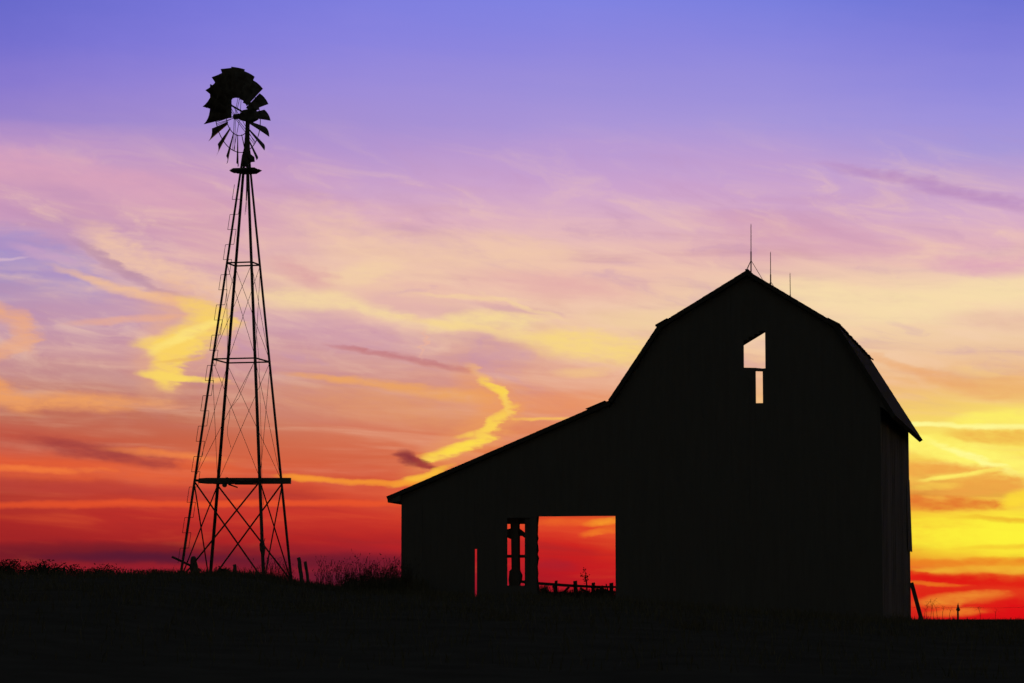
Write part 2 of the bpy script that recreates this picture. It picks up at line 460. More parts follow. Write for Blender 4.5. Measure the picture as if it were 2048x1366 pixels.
# ------------------------------------------------------------------ mesh helpers
class MB:
    def __init__(self):
        self.v, self.f = [], []

    def add(self, vs, fs):
        o = len(self.v)
        self.v += [tuple(p) for p in vs]
        self.f += [tuple(i + o for i in f) for f in fs]

    def hexa(self, b, t):
        """eight corners: b four below, t four above in the same order"""
        self.add(list(b) + list(t), [(3, 2, 1, 0), (4, 5, 6, 7), (0, 1, 5, 4), (1, 2, 6, 5), (2, 3, 7, 6), (3, 0, 4, 7)])

    def bar(self, p, q, w, h=None, side=None):
        p, q = Vector(p), Vector(q)
        h = h or w
        d = (q - p).normalized()
        s = Vector(side) if side is not None else (Vector((0, 0, 1)) if abs(d.z) < 0.9 else Vector((0, 1, 0)))
        a = d.cross(s).normalized()
        b = a.cross(d).normalized()
        a, b = a * w / 2, b * h / 2
        self.hexa([p - a - b, p + a - b, p + a + b, p - a + b], [q - a - b, q + a - b, q + a + b, q - a + b])

    def tube(self, pts, rad, n=6):
        pts = [Vector(p) for p in pts]
        if not isinstance(rad, (list, tuple)):
            rad = [rad] * len(pts)
        vs, fs = [], []
        for i, p in enumerate(pts):
            d = (pts[min(i + 1, len(pts) - 1)] - pts[max(i - 1, 0)]).normalized()
            s = Vector((0, 0, 1)) if abs(d.z) < 0.9 else Vector((1, 0, 0))
            a = d.cross(s).normalized()
            b = a.cross(d)
            for k in range(n):
                w = 2 * math.pi * k / n
                vs.append(p + (a * math.cos(w) + b * math.sin(w)) * rad[i])
        for i in range(len(pts) - 1):
            for k in range(n):
                fs.append((i * n + k, i * n + (k + 1) % n, (i + 1) * n + (k + 1) % n, (i + 1) * n + k))
        fs.append(tuple(range(n - 1, -1, -1)))
        fs.append(tuple((len(pts) - 1) * n + k for k in range(n)))
        self.add(vs, fs)

    def prism(self, poly, off):
        off = Vector(off)
        n = len(poly)
        vs = [Vector(p) for p in poly] + [Vector(p) + off for p in poly]
        self.add(vs, [tuple(range(n - 1, -1, -1)), tuple(range(n, 2 * n))] + [(i, (i + 1) % n, n + (i + 1) % n, n + i) for i in range(n)])

    def build(self, name, mat, parent=None, origin=None, smooth=False):
        me = bpy.data.meshes.new(name)
        o = Vector(origin) if origin is not None else Vector((0, 0, 0))
        me.from_pydata([tuple(Vector(v) - o) for v in self.v], [], self.f)
        bm = bmesh.new()
        bm.from_mesh(me)
        if len(bm.faces) < 60000:
            bmesh.ops.recalc_face_normals(bm, faces=bm.faces)
        bm.to_mesh(me)
        bm.free()
        if smooth:
            for p in me.polygons:
                p.use_smooth = True
        me.materials.append(mat)
        ob = bpy.data.objects.new(name, me)
        C.objects.link(ob)
        ob.location = o
        if parent is not None:
            ob.parent = parent
            base = parent
            off = Vector((0, 0, 0))
            while base is not None:          # parents only translate: keep world coordinates
                off += Vector(base.location)
                base = base.parent
            ob.location = o - off
        return ob


def tag(o, label=None, cat=None, group=None, kind=None):
    for k, v in (('label', label), ('category', cat), ('group', group), ('kind', kind)):
        if v:
            o[k] = v
    return o


def empty(name, loc):
    o = bpy.data.objects.new(name, None)
    C.objects.link(o)
    o.location = loc
    o.empty_display_size = 0.5
    return o


def sstep(a, b, x):
    t = min(max((x - a) / (b - a), 0), 1)
    return t * t * (3 - 2 * t)


# ------------------------------------------------------------------ ground
CR = [(-400, 2.2), (-60, 2.5), (-20, 2.8), (-9.5, 2.88), (-8.0, 2.86), (-7.0, 2.62), (-5.6, 2.4), (-3.5, 2.3), (2.5, 2.15), (8, 1.75), (12.5, 1.42), (20, 1.38), (60, 1.3), (400, 1.1)]


def crest(x):
    for (a, za), (b, zb) in zip(CR, CR[1:]):
        if x <= b:
            t = min(max((x - a) / (b - a), 0), 1)
            return za + (zb - za) * t
    return CR[-1][1]


def gz(x, y):
    c = crest(x)
    up = sstep(18, 86, y)
    far = sstep(125, 280, y)
    z = c * up * (1 - far) + far * min(c, 1.0)
    if y > 15:
        n = mnoise.noise(Vector((x * 0.22, y * 0.22, 1.7))) * 0.07 + mnoise.noise(Vector((x * 0.9, y * 0.9, 5.2))) * 0.03
        z += n * (1 if y < 250 else 0)
    return z


def axis(*segs):
    out = []
    for a, b, st in segs:
        n = max(1, round((b - a) / st))
        out += [a + (b - a) * i / n for i in range(n)]
    return out + [segs[-1][1]]


xs = axis((-4000, -1000, 500), (-1000, -200, 80), (-200, -40, 10), (-40, 40, 0.6), (40, 200, 10), (200, 1000, 80), (1000, 4000, 500))
ys = axis((-1000, -100, 150), (-100, 10, 12), (10, 60, 2.5), (60, 150, 0.6), (150, 400, 8), (400, 2000, 100), (2000, 7000, 500))
g = MB()
g.v = [(x, y, gz(x, y)) for y in ys for x in xs]
nx = len(xs)
g.f = [(j * nx + i, j * nx + i + 1, (j + 1) * nx + i + 1, (j + 1) * nx + i) for j in range(len(ys) - 1) for i in range(nx - 1)]
tag(g.build('ground', M_SOIL, smooth=True), kind='structure')

# ------------------------------------------------------------------ barn
AZB = R(12.0)                               # the barn's length runs this far right of straight ahead
DB = Vector((math.sin(AZB), math.cos(AZB), 0))
XB = Vector((math.cos(AZB), -math.sin(AZB), 0))
f0 = at(1495, 541, 93.0)
FB = Vector((f0.x, f0.y, 0))                # foot of the ridge line on the front wall
LB = 12.65                                  # length of the barn


def bl(px, py, depth=0.0):
    """a pixel's point on the vertical plane `depth` behind the front wall: local x, z"""
    o = FB + DB * depth
    d = ray(px, py)
    t = (o - EYEV).dot(DB) / d.dot(DB)
    p = EYEV + d * t
    return (p - o).dot(XB), p.z


def bw(x, z, depth):
    return FB + XB * x + DB * depth + Vector((0, 0, z))


prof = [bl(775, 993), bl(1218, 801), bl(1318, 650), bl(1495, 541), bl(1675, 648)]
prof.append(bl(1846, 880, LB + 0.22))     # right eave
EAVE_L, VALLEY, KNEE_L, RIDGE, KNEE_R, EAVE_R = prof
WL = bl(803, 1050)[0]
WR = bl(1817, 880, LB)[0]
RT = 0.15                                                # roof thickness


def roof_z(x, pr=prof):
    for (a, za), (b, zb) in zip(pr, pr[1:]):
        if a <= x <= b:
            return za + (zb - za) * (x - a) / (b - a)
    return pr[0][1] if x < pr[0][0] else pr[-1][1]


def under(x):
    # underside of the roof, thickness measured square to the slope
    for (a, za), (b, zb) in zip(prof, prof[1:]):
        if a <= x <= b:
            return roof_z(x) - RT * math.hypot(1, (zb - za) / (b - a))
    return roof_z(x) - RT


barn = empty('barn', tuple(FB + Vector((0, 0, 1.7))))
tag(barn, 'tall dark wooden barn with gambrel roof, lean-to on its left and open doorway', 'barn')


def gable(depth, openings, flip, seed):
    """vertical board siding under the roof; openings are (x0, x1, z0, z1)"""
    rnd = random.Random(seed)
    mb = MB()
    cuts = {WL, WR, VALLEY[0], KNEE_L[0], RIDGE[0], KNEE_R[0]}
    for o in openings:
        cuts |= {o[0], o[1]}
    x = WL
    while x < WR:
        x += rnd.uniform(0.2, 0.3)
        if all(abs(x - c) > 0.06 for c in cuts) and x < WR:
            cuts.add(x)
    cs = sorted(cuts)
    for i, (a, b) in enumerate(zip(cs, cs[1:])):
        m = (a + b) / 2
        za = gz(*(bw(m, 0, depth).xy)) - 0.4
        spans = [(za, None)]
        for o in sorted((o for o in openings if o[0] - 1e-6 <= m <= o[1] + 1e-6), key=lambda o: o[2]):
            new = []
            for (lo, hi) in spans:
                if hi is not None and o[2] >= hi:
                    new.append((lo, hi))
                    continue
                if o[2] > lo:
                    new.append((lo, o[2]))
                if o[3] is None:
                    pass
                else:
                    new.append((max(lo, o[3]), hi))
            spans = new
        off = (0.002 if i % 2 else -0.002) + rnd.uniform(-0.0015, 0.0015)
        t = 0.045
        for lo, hi in spans:
            ta = under(a + 1e-5) - 0.012 if hi is None else hi
            tb = under(b - 1e-5) - 0.012 if hi is None else hi
            if min(ta, tb) <= lo + 0.02:
                continue
            d0, d1 = depth + off, depth + off + t
            e = 0.004
            mb.hexa([bw(a - e, lo, d0), bw(b + e, lo, d0), bw(b + e, lo, d1), bw(a - e, lo, d1)],
                    [bw(a - e, ta, d0), bw(b + e, tb, d0), bw(b + e, tb, d1), bw(a - e, ta, d1)])
    return mb


def rect(pa, pb, depth=0.0):
    x0, z1 = bl(*pa, depth)
    x1, z0 = bl(*pb, depth)
    return (min(x0, x1), max(x0, x1), min(z0, z1), max(z0, z1))


# loft door: its top follows the slope of the roof behind, board by board
hay = [rect((1487 + 11 * k - (.8 if k else 0), 680 - 6 * k), (1498 + 11 * k + (.8 if k < 3 else 0), 737)) for k in range(4)]
slit = rect((1511, 742), (1526, 806))
door = rect((1073, 1033), (1232, 1330))
stall = rect((1014, 1036), (1060, 1171))
crack = rect((948.5, 1098), (954, 1215))
RD = LB - 0.045
rear_hay = rect((1470, 600), (1546, 822), RD)
rear_hay = (rear_hay[0], rear_hay[1], rear_hay[2], None)
rear_door = rect((936, 1026), (1246, 1330), RD)
front = gable(0.0, hay + [slit, door, stall, crack], 1, 3)
front.build('front_wall', M_BOARD, barn)
gable(RD, [rear_hay, rear_door], -1, 4).build('rear_wall', M_BOARD, barn)


def side_wall(x, seed, inward, gap=None):
    rnd = random.Random(seed)
    mb = MB()
    y = 0.05
    top = under(x) - 0.03
    i = 0
    while y < RD - 0.01:
        y2 = min(y + rnd.uniform(0.2, 0.32), RD)
        zb = gz(*(bw(x, 0, y).xy)) - 0.4
        off = (0.006 if i % 2 else -0.006) + rnd.uniform(-0.004, 0.004)
        a, b = x + off, x + off + inward * 0.045
        if gap and y2 > gap[0] and y < gap[1]:
            zb = gap[2]                       # boards missing below this height
        mb.hexa([bw(a, zb, y), bw(a, zb, y2), bw(b, zb, y2), bw(b, zb, y)], [bw(a, top, y), bw(a, top, y2), bw(b, top, y2), bw(b, top, y)])
        y = y2
        i += 1
    return mb


side_wall(WL + 0.003, 11, 1, (9.6, 12.3, 4.7)).build('side_wall', M_BOARD, barn)
side_wall(WR - 0.003, 12, -1).build('side_wall', M_BOARD, barn)


def roof_slab(pts, y0, y1, seed, n=44):
    """a roof plane between two profile points, its edges a little ragged with worn shingles"""
    rnd = random.Random(seed)
    (xa, za), (xb, zb) = pts
    nrm = Vector((-(zb - za), xb - xa)).normalized()
    if nrm.y < 0:
        nrm = -nrm
    mb = MB()
    L = math.hypot(xb - xa, zb - za)
    rows = max(3, int(L / 0.24))
    low_first = za < zb
    for r_ in range(rows):
        # courses from the low end up, each lapping 1 cm proud at its lower edge
        t0, t1 = r_ / rows, (r_ + 1) / rows
        e0, e1 = rnd.uniform(-0.02, 0.015), rnd.uniform(-0.03, 0.03)
        lap = 0.004 + rnd.uniform(0, 0.003)
        pa = Vector((xa + (xb - xa) * t0, za + (zb - za) * t0))
        pb = Vector((xa + (xb - xa) * t1, za + (zb - za) * t1))
        la, lb = (lap, 0.0) if low_first else (0.0, lap)
        ua, ub = pa - nrm * RT, pb - nrm * RT
        ta, tb = pa + nrm * (la - 0.012), pb + nrm * (lb - 0.012)
        f, k = y0 + e0, y1 + e1
        mb.hexa([bw(ua.x, ua.y, f), bw(ub.x, ub.y, f), bw(ub.x, ub.y, k), bw(ua.x, ua.y, k)],
                [bw(ta.x, ta.y, f), bw(tb.x, tb.y, f), bw(tb.x, tb.y, k), bw(ta.x, ta.y, k)])
    return mb


OV = 0.22
roof = roof_slab((VALLEY, KNEE_L), -OV, LB + OV, 21)
for s, (a, b) in enumerate(((KNEE_L, RIDGE), (RIDGE, KNEE_R), (KNEE_R, EAVE_R))):
    q = roof_slab((a, b), -OV, LB + OV, 22 + s)
    roof.add(q.v, q.f)
# ridge cap and kicked-out shingles along the knees
roof.bar(bw(RIDGE[0], RIDGE[1] + 0.0, -OV - 0.01), bw(RIDGE[0], RIDGE[1] + 0.0, LB + OV + 0.01), 0.10, 0.04)
rr = random.Random(5)
for kx, kz, sgn in ((KNEE_L[0], KNEE_L[1], -1), (KNEE_R[0], KNEE_R[1], 1)):
    y = -OV - 0.015
    while y < LB + OV:
        y2 = min(y + rr.uniform(0.25, 0.5), LB + OV + 0.01)
        dz_ = rr.uniform(0.01, 0.05)
        roof.hexa([bw(kx - sgn * 0.3, kz + 0.16, y), bw(kx + sgn * (0.05 + dz_), kz - 0.06, y), bw(kx + sgn * (0.05 + dz_), kz - 0.06, y2), bw(kx - sgn * 0.3, kz + 0.16, y2)],
                  [bw(kx - sgn * 0.3, kz + 0.20, y), bw(kx + sgn * (0.05 + dz_), kz - 0.01, y), bw(kx + sgn * (0.05 + dz_), kz - 0.01, y2), bw(kx - sgn * 0.3, kz + 0.20, y2)])
        y = y2
roof.build('roof', M_ROOF, barn)
lean = roof_slab((EAVE_L, (VALLEY[0] + 0.02, VALLEY[1])), -OV + 0.05, LB + OV - 0.05, 31)
# one lifted sheet near the valley and a soffit box at the eave
lx = bl(1176, 818)[0]
lean.hexa([bw(lx, roof_z(lx) + 0.0, -OV), bw(lx + 0.6, roof_z(lx + 0.6) + 0.0, -OV), bw(lx + 0.6, roof_z(lx + 0.6), 4), bw(lx, roof_z(lx), 4)],
          [bw(lx - .06, roof_z(lx) + 0.012, -OV), bw(lx + 0.6, roof_z(lx + 0.6) + 0.03, -OV), bw(lx + 0.6, roof_z(lx + 0.6) + 0.03, 4), bw(lx - .06, roof_z(lx) + 0.012, 4)])
lean.build('lean_to_roof', M_ROOF, barn)
sof = MB()
ex, ez = EAVE_L
wz = bl(803, 1003)[1]
for y0, y1 in ((-OV + .06, 4), (4.004, 9), (9.004, LB + OV - .06)):
    sof.hexa([bw(ex + 0.05, ez - 0.21, y0), bw(WL - 0.012, wz, y0), bw(WL - 0.012, wz, y1), bw(ex + 0.05, ez - 0.21, y1)],
             [bw(ex + 0.04, ez - 0.14, y0), bw(WL - 0.012, wz + 0.25, y0), bw(WL - 0.012, wz + 0.25, y1), bw(ex + 0.04, ez - 0.14, y1)])
sof.build('eave_soffit', M_BOARD, barn)
sof = MB()
(wx2, wz2), (ex2, ez2) = bl(1817, 865, LB), bl(1839, 879, LB)
y = -OV + .05
while y < LB + OV - .06:
    y2 = min(y + rr.uniform(.5, .9), LB + OV - .05)
    j = rr.uniform(-.05, .05)
    sof.hexa([bw(WR + .012, wz2 + j, y), bw(ex2 + j * .5, ez2 + j * .3, y), bw(ex2 + j * .5, ez2 + j * .3, y2), bw(WR + .012, wz2 + j, y2)],
             [bw(WR + .012, under(WR + .012) + .05, y), bw(ex2 + j * .5, under(ex2) + .05, y), bw(ex2 + j * .5, under(ex2) + .05, y2), bw(WR + .012, under(WR + .012) + .05, y2)])
    y = y2 - .002
sof.build('eave_soffit', M_BOARD, barn)


def bpost(pts, depth, thick, name, mat=M_TIMBER, ragged=0.0, seed=1):
    """an upright timber drawn by its left and right edges at several heights (pixels)"""
    rnd = random.Random(seed)
    mb = MB()
    for (y0, l0, r0), (y1, l1, r1) in zip(pts, pts[1:]):
        a, za = bl(l0, y0, depth)
        b, _ = bl(r0, y0, depth)
        c, zc = bl(l1, y1, depth)
        d, _ = bl(r1, y1, depth)
        j = rnd.uniform(-ragged, ragged)
        mb.hexa([bw(c, zc, depth), bw(d + j, zc, depth), bw(d + j, zc, depth + thick), bw(c, zc, depth + thick)],
                [bw(a, za, depth), bw(b + j, za, depth), bw(b + j, za, depth + thick), bw(a, za, depth + thick)])
    return mb.build(name, mat, barn)


# uprights and rails of the stall beside the doorway
rg = random.Random(9)
edge = [(1030, 1049.5, 1075)]
for yy in range(1052, 1172, 8):
    edge.append((yy, 1049.5, 1072.5 + rg.uniform(-0.6, 1.6) + (2 if 1108 < yy < 1118 else 0)))
edge += [(1180, 1049, 1076), (1330, 1049, 1077)]
bpost(edge, 0.06, 0.3, 'door_post', ragged=0.004)
bpost([(1030, 1020.5, 1036.5), (1055, 1021, 1036.5), (1076, 1022, 1037), (1110, 1022.5, 1037), (1138, 1023, 1037.5), (1142, 1018.5, 1038), (1150, 1018, 1042), (1160, 1017, 1041),
       (1168, 1018, 1038), (1200, 1018, 1038)], 0.4, 0.26, 'stall_post')


def brail(pts, depth, thick, name):
    """a cross rail drawn by its upper and lower edges at several x (pixels)"""
    mb = MB()
    for (x0, t0, b0), (x1, t1, b1) in zip(pts, pts[1:]):
        A, B = bl(x0, t0, depth), bl(x0, b0, depth)
        Cc, D = bl(x1, t1, depth), bl(x1, b1, depth)
        mb.hexa([bw(*B, depth), bw(*D, depth), bw(*D, depth + thick), bw(*B, depth + thick)], [bw(*A, depth), bw(*Cc, depth), bw(*Cc, depth + thick), bw(*A, depth + thick)])
    return mb.build(name, M_TIMBER, barn)


brail([(1008, 1035, 1048), (1060, 1035, 1048)], 0.7, 0.08, 'stall_rail')
brail([(1008, 1060, 1072), (1021, 1057, 1078), (1037, 1056, 1072), (1044, 1061, 1072), (1050, 1066, 1076), (1060, 1068, 1078)], 0.72, 0.08, 'stall_rail')
brail([(1008, 1109.5, 1115.5), (1060, 1109.5, 1115.5)], 0.7, 0.08, 'stall_rail')
bpost([(1030, 944, 949), (1060, 944, 949), (1220, 944, 948.7)], 0.06, 0.08, 'batten')
brail([(1480, 735, 741.5), (1511, 735.5, 742), (1526, 737, 742.5), (1540, 735, 742)], 0.055, 0.12, 'hay_door_beam')
# loose siding at the far right corner, kicked out at its foot
lo = MB()
za, zb = bl(1818, 960, LB)[1], bl(1823, 1104, LB)[1]
for k, y in enumerate((LB - 1.5, LB - 1.18, LB - 0.86, LB - 0.54, LB - 0.24)):
    fl = 0.02 + 0.008 * k
    lo.hexa([bw(WR + fl, zb + .03 * (k % 2), y), bw(WR + fl, zb + .03 * (k % 2), y + .29), bw(WR + fl + .03, zb + .03 * (k % 2), y + .29), bw(WR + fl + .03, zb + .03 * (k % 2), y)],
            [bw(WR + .011, za, y), bw(WR + .011, za, y + .29), bw(WR + .016, za, y + .29), bw(WR + .016, za, y)])
lo.build('loose_siding', M_BOARD, barn)
# interior frame: three bents of posts and tie beams
for y in (4.4, 8.8):
    for x in (VALLEY[0] + 0.1, WR - 0.3):
        t = MB()
        z0 = gz(*bw(x, 0, y).xy) - .2
        t.bar(bw(x, z0, y), bw(x, under(x) - .1, y), .22, .22, side=tuple(DB))
        t.build('frame_post', M_TIMBER, barn)
    t = MB()
    t.bar(bw(VALLEY[0] - .1, 6.1, y + .3), bw(WR - 0.1, 6.1, y + .3), .2, .24)
    t.build('tie_beam', M_TIMBER, barn)

# lightning rods along the ridge
for k, (px, ytop, yj, dep) in enumerate(((1502, 447, 500, 0.55), (1541, 503, 540, 6.2), (1580, 545, 578, 12.7))):
    b0 = bw(RIDGE[0], RIDGE[1] + 0.02, dep)
    # base sits on the ridge; the rod's lean comes from the photograph
    tx, tz = bl(px, ytop, dep)
    top = bw(tx, tz, dep)
    base = Vector((b0.x + (top.x - b0.x) * 0.8, b0.y, b0.z))
    mid = base.lerp(top, 0.42)
    rd = MB()
    rd.tube([base, mid], 0.022, 8)
    rd.tube([mid, mid.lerp(top, 0.93), top], [0.014, 0.012, 0.003], 8)
    rod = rd.build('lightning_rod', M_ROD, barn)
    nk = base.lerp(top, 0.24)
    for ang in (0.5, 2.6, 4.4):
        d2 = XB * math.cos(ang) + DB * math.sin(ang)
        dxl = 0.42 * math.cos(ang)
        fp = base + d2 * 0.42
        fp.z = RIDGE[1] - abs(dxl) * 0.6 - 0.02
        br = MB()
        br.tube([nk, fp], 0.009, 6)
        br.build('brace', M_ROD, rod)

# timber leaning on the far right corner
lt = MB()
p_top, p_bot = at(1823, 1166, 104.6), at(1846, 1240, 104.2)
p_bot.z = gz(p_bot.x, p_bot.y) - 0.05
lt.bar(p_top, p_bot, 0.13, 0.13)
tag(lt.build('leaning_timber', M_TIMBER, origin=p_bot), 'short heavy timber leaning against the right corner of the barn', 'timber')
wl = MB()

# ------------------------------------------------------------------ windmill
TY = 90.0
c_bot = at(472.8, 1150, TY)
c_top = at(492.0, 310, TY)
TH = R(13.6)
EX = Vector((math.cos(TH), math.sin(TH), 0))        # from leg A towards leg D
EY = Vector((-math.sin(TH), math.cos(TH), 0))
EXa = Vector((math.cos(TH), -math.sin(TH), 0))
# corner order A (near left), D (near right), C (far right), B (far left)
AX = Vector((math.cos(TH), -math.sin(TH), 0))
AY = Vector((math.sin(TH), math.cos(TH), 0))
SG = [(-1, -1), (1, -1), (1, 1), (-1, 1)]
H_BOT, H_TOP = c_bot.z, c_top.z
S_BOT, S_TOP = 2.78, 0.20


def tower(k, z, inset=0.0):
    t = (z - H_BOT) / (H_TOP - H_BOT)
    s = S_BOT + (S_TOP - S_BOT) * t
    c = c_bot.lerp(c_top, t)
    h = s / 2 - inset
    p = c + AX * (SG[k][0] * h) + AY * (SG[k][1] * h)
    p.z = z
    return p


def zpix(y):
    return at(480, y, TY).z


mill = empty('windmill', tuple(c_bot))
tag(mill, 'tall steel farm windmill with multi-blade wheel on a four-legged lattice tower', 'windmill')
ANG = 0.085
for k in range(4):
    z0 = gz(*tower(k, H_BOT).xy) - 0.4
    p, q = tower(k, z0), tower(k, H_TOP)
    ix, iy = AX * (-SG[k][0]), AY * (-SG[k][1])
    mb = MB()
    t = 0.012
    for u, w in ((ix, iy), (iy, ix)):
        mb.hexa([p, p + u * ANG, p + u * ANG + w * t, p + w * t], [q, q + u * ANG * .8, q + u * ANG * .8 + w * t, q + w * t])
    mb.build('leg', M_STEEL, mill)
LEV = [zpix(528), zpix(721), zpix(963)]
for li, z in enumerate(LEV):
    for k in range(4):
        mb = MB()
        a, b = tower(k, z, 0.012), tower((k + 1) % 4, z, 0.012)
        mb.bar(a, b, 0.03, 0.045 if li < 2 else 0.06)
        mb.build('girt', M_STEEL, mill)
# light rods in the upper panels, angle iron below
LEVB = [zpix(1150)] + LEV[::-1]
panels = [(zpix(1163), LEV[2] - .05, True), (LEV[2] + .05, LEV[1] - .05, False), (LEV[1] + .05, LEV[0] - .05, False)]
for z0, z1, heavy in panels:
    for k in range(4):
        k2 = (k + 1) % 4
        for ka, kb in ((k, k2), (k2, k)):
            ins = 0.02 if ka == k else 0.035
            a, b = tower(ka, z0, ins), tower(kb, z1, ins)
            mb = MB()
            if heavy:
                mb.bar(a, b, 0.05, 0.012, side=tuple((tower(k2, z0) - tower(k, z0)).cross(Vector((0, 0, 1)))))
                mb.bar(a, b, 0.012, 0.04, side=tuple((tower(k2, z0) - tower(k, z0)).cross(Vector((0, 0, 1)))))
                mb.build('cross_brace', M_STEEL, mill)
            else:
                mb.tube([a, b], 0.0075, 5)
                mb.build('brace_rod', M_STEEL, mill)
# a slack wire hanging in the middle panel
sw = MB()
pts = [tower(0, LEV[1] - .1, .03).lerp(tower(1, LEV[1] - .1, .03), .98)]
for px, py in ((478, 795), (465, 812), (460, 816), (459, 834), (455, 855), (455, 870), (461, 892), (462, 896)):
    pts.append(at(px, py, TY - 0.3))
sw.tube(pts, 0.006, 5)
sw.build('slack_wire', M_STEEL, mill)
# step wire zigzagging up the near left leg
lad = MB()
pts = []
yy = 1128.0
side = -1
while yy > 374:
    y2 = yy - 30.3
    for y in (yy, y2):
        z = zpix(y)
        c = tower(0, z) + AX * 0.04
        off = AX * (side * (0.13 if side < 0 else 0.15)) - AY * 0.04
        pts.append(c + off)
    yy = y2
    side = -side
for a, b in zip(pts, pts[1:]):
    lad.tube([a, b], 0.0085, 5)
lad.build('step_ladder', M_STEEL, mill)
# service platform near the top
zp = zpix(342)
cpt = c_bot.lerp(c_top, (zp - H_BOT) / (H_TOP - H_BOT))
cpt.z = zp
pl = MB()
for i in range(-4, 5):
    y0 = i * 0.115 - 0.055
    hl = 0.50 - max(0, abs(i) - 1) * 0.075
    a = cpt + AX * (-hl) + AY * y0
    b = cpt + AX * hl + AY * y0
    if abs(i) <= 1 or True:
        pl.hexa([a + Vector((.05, 0, -.03)), b + Vector((-.08, 0, -.03)), b + AY * .108 + Vector((-.08, 0, -.03)), a + AY * .108 + Vector((.05, 0, -.03))],
                [a + Vector((0, 0, .025)), b + Vector((0, 0, .02)), b + AY * .108 + Vector((0, 0, .02)), a + AY * .108 + Vector((0, 0, .025))])
pl.bar(cpt - AX * .36 + Vector((0, 0, .055)), cpt + AX * .34 + Vector((0, 0, .055)), .3, .06)
pl.build('service_platform', M_TIMBER, mill)
# mast, swivel and gearbox
HUBPX = (474.5, 231.5)
YAW = R(57)
NW = Vector((-math.sin(YAW), math.cos(YAW), 0))       # wheel axis, to the left and away from the viewer
TW = Vector((math.cos(YAW), math.sin(YAW), 0))       # across the wheel, to the right
m0 = c_top.copy()
mast_x = at(495.5, 240, TY)
mast_top = Vector((mast_x.x, TY, zpix(236)))
ms = MB()
base_m = c_bot.lerp(c_top, 0.972)
ms.tube([Vector((base_m.x, base_m.y, base_m.z)), Vector((m0.x, m0.y, zpix(322))), Vector((m0.x + .02, m0.y, zpix(312))), Vector((m0.x + .03, m0.y, zpix(296))), Vector((mast_top.x - .01, TY, zpix(268))), mast_top],
        [0.07, 0.13, 0.15, 0.10, 0.075, 0.065], 10)
ms.build('mast', M_STEEL, mill)
cl = MB()
cc = at(499.5, 318, TY - .05)
cl.tube([cc + Vector((-.02, 0, .14)), cc + Vector((.06, 0, .02)), cc + Vector((.08, 0, -.06)), cc + Vector((.0, 0, -.12))], [.05, .10, .09, .04], 8)
cl.build('furl_lever', M_STEEL, mill)
hub = mast_top + NW * 0.42 + Vector((0, 0, 0.09))
gb = MB()
gc = mast_top + Vector((0, 0, 0.05))
gb.prism([gc + NW * a + Vector((0, 0, z)) - TW * .12 for a, z in ((.22, -.12), (.24, .08), (.12, .2), (-.22, .22), (-.34, .1), (-.34, -.12), (-.1, -.2))], TW * .24)
gb.tube([gc + NW * .2, hub + NW * .08], [.05, .04], 8)
gb.prism([gc - NW * .1 + Vector((0, 0, .2)) - TW * .13, gc - NW * .35 + Vector((0, 0, .2)) - TW * .13, gc - NW * .3 + Vector((0, 0, .42)) - TW * .13, gc - NW * .12 + Vector((0, 0, .42)) - TW * .13], TW * .26)
gb.build('gearbox', M_STEEL, mill)
WRAD = 1.58
hb = MB()
hb.tube([hub - NW * .1, hub + NW * .12], .09, 12)
hb.tube([hub + NW * .12, hub + NW * .2], [.05, .02], 10)
wheel = hb.build('wind_wheel', M_STEEL, mill, origin=hub)


def radial(a):
    return TW * math.cos(a) + Vector((0, 0, 1)) * math.sin(a)


def tang(a):
    return TW * (-math.sin(a)) + Vector((0, 0, 1)) * math.cos(a)


NB = 18
PT = R(36)
A0 = R(10)
for i in range(NB):
    a = A0 + 2 * math.pi * i / NB
    r_, t_ = radial(a), tang(a)
    mb = MB()
    nr, nc = 5, 5
    th = 0.006
    vs, fs = [], []
    for sgn in (0, 1):
        for j in range(nr):
            u = j / (nr - 1)
            rad = 0.60 + (WRAD - 0.60) * u
            ch = 0.17 + (0.46 - 0.17) * u
            pit = PT + R(6) * (0.5 - u)
            cdir = t_ * math.cos(pit) + NW * math.sin(pit)
            ndir = r_.cross(cdir)
            for k in range(nc):
                s = k / (nc - 1) - 0.5
                camber = 0.10 * ch * (1 - 4 * s * s)
                vs.append(hub + r_ * (rad + (0.05 * s if j == nr - 1 else 0)) + cdir * (s * ch) + ndir * (camber + th * sgn))
    N2 = nr * nc
    for j in range(nr - 1):
        for k in range(nc - 1):
            q = (j * nc + k, j * nc + k + 1, (j + 1) * nc + k + 1, (j + 1) * nc + k)
            fs.append(q[::-1])
            fs.append(tuple(x + N2 for x in q))
    rim = [k for k in range(nc)] + [j * nc + nc - 1 for j in range(1, nr)] + [(nr - 1) * nc + k for k in range(nc - 2, -1, -1)] + [j * nc for j in range(nr - 2, 0, -1)]
    for x, y in zip(rim, rim[1:] + rim[:1]):
        fs.append((x, y, y + N2, x + N2))
    mb.add(vs, fs)
    mb.build('blade', M_STEEL, wheel, smooth=False)
for rad, rt in ((0.62, 0.014), (1.16, 0.014)):
    mb = MB()
    ring = [hub + radial(2 * math.pi * i / 72) * rad + NW * -0.02 for i in range(73)]
    mb.tube(ring, rt, 6)
    mb.build('rim', M_STEEL, wheel)
for i in range(6):
    a = A0 + R(10) + 2 * math.pi * i / 6
    mb = MB()
    for da, nn in ((-0.09, .1), (0.09, .1), (0, -.1)):
        mb.tube([hub + NW * nn + radial(a + da * 4) * .08, hub + radial(a + da * .5) * 1.16 - NW * .02], 0.009, 5)
    mb.build('spoke', M_STEEL, wheel)
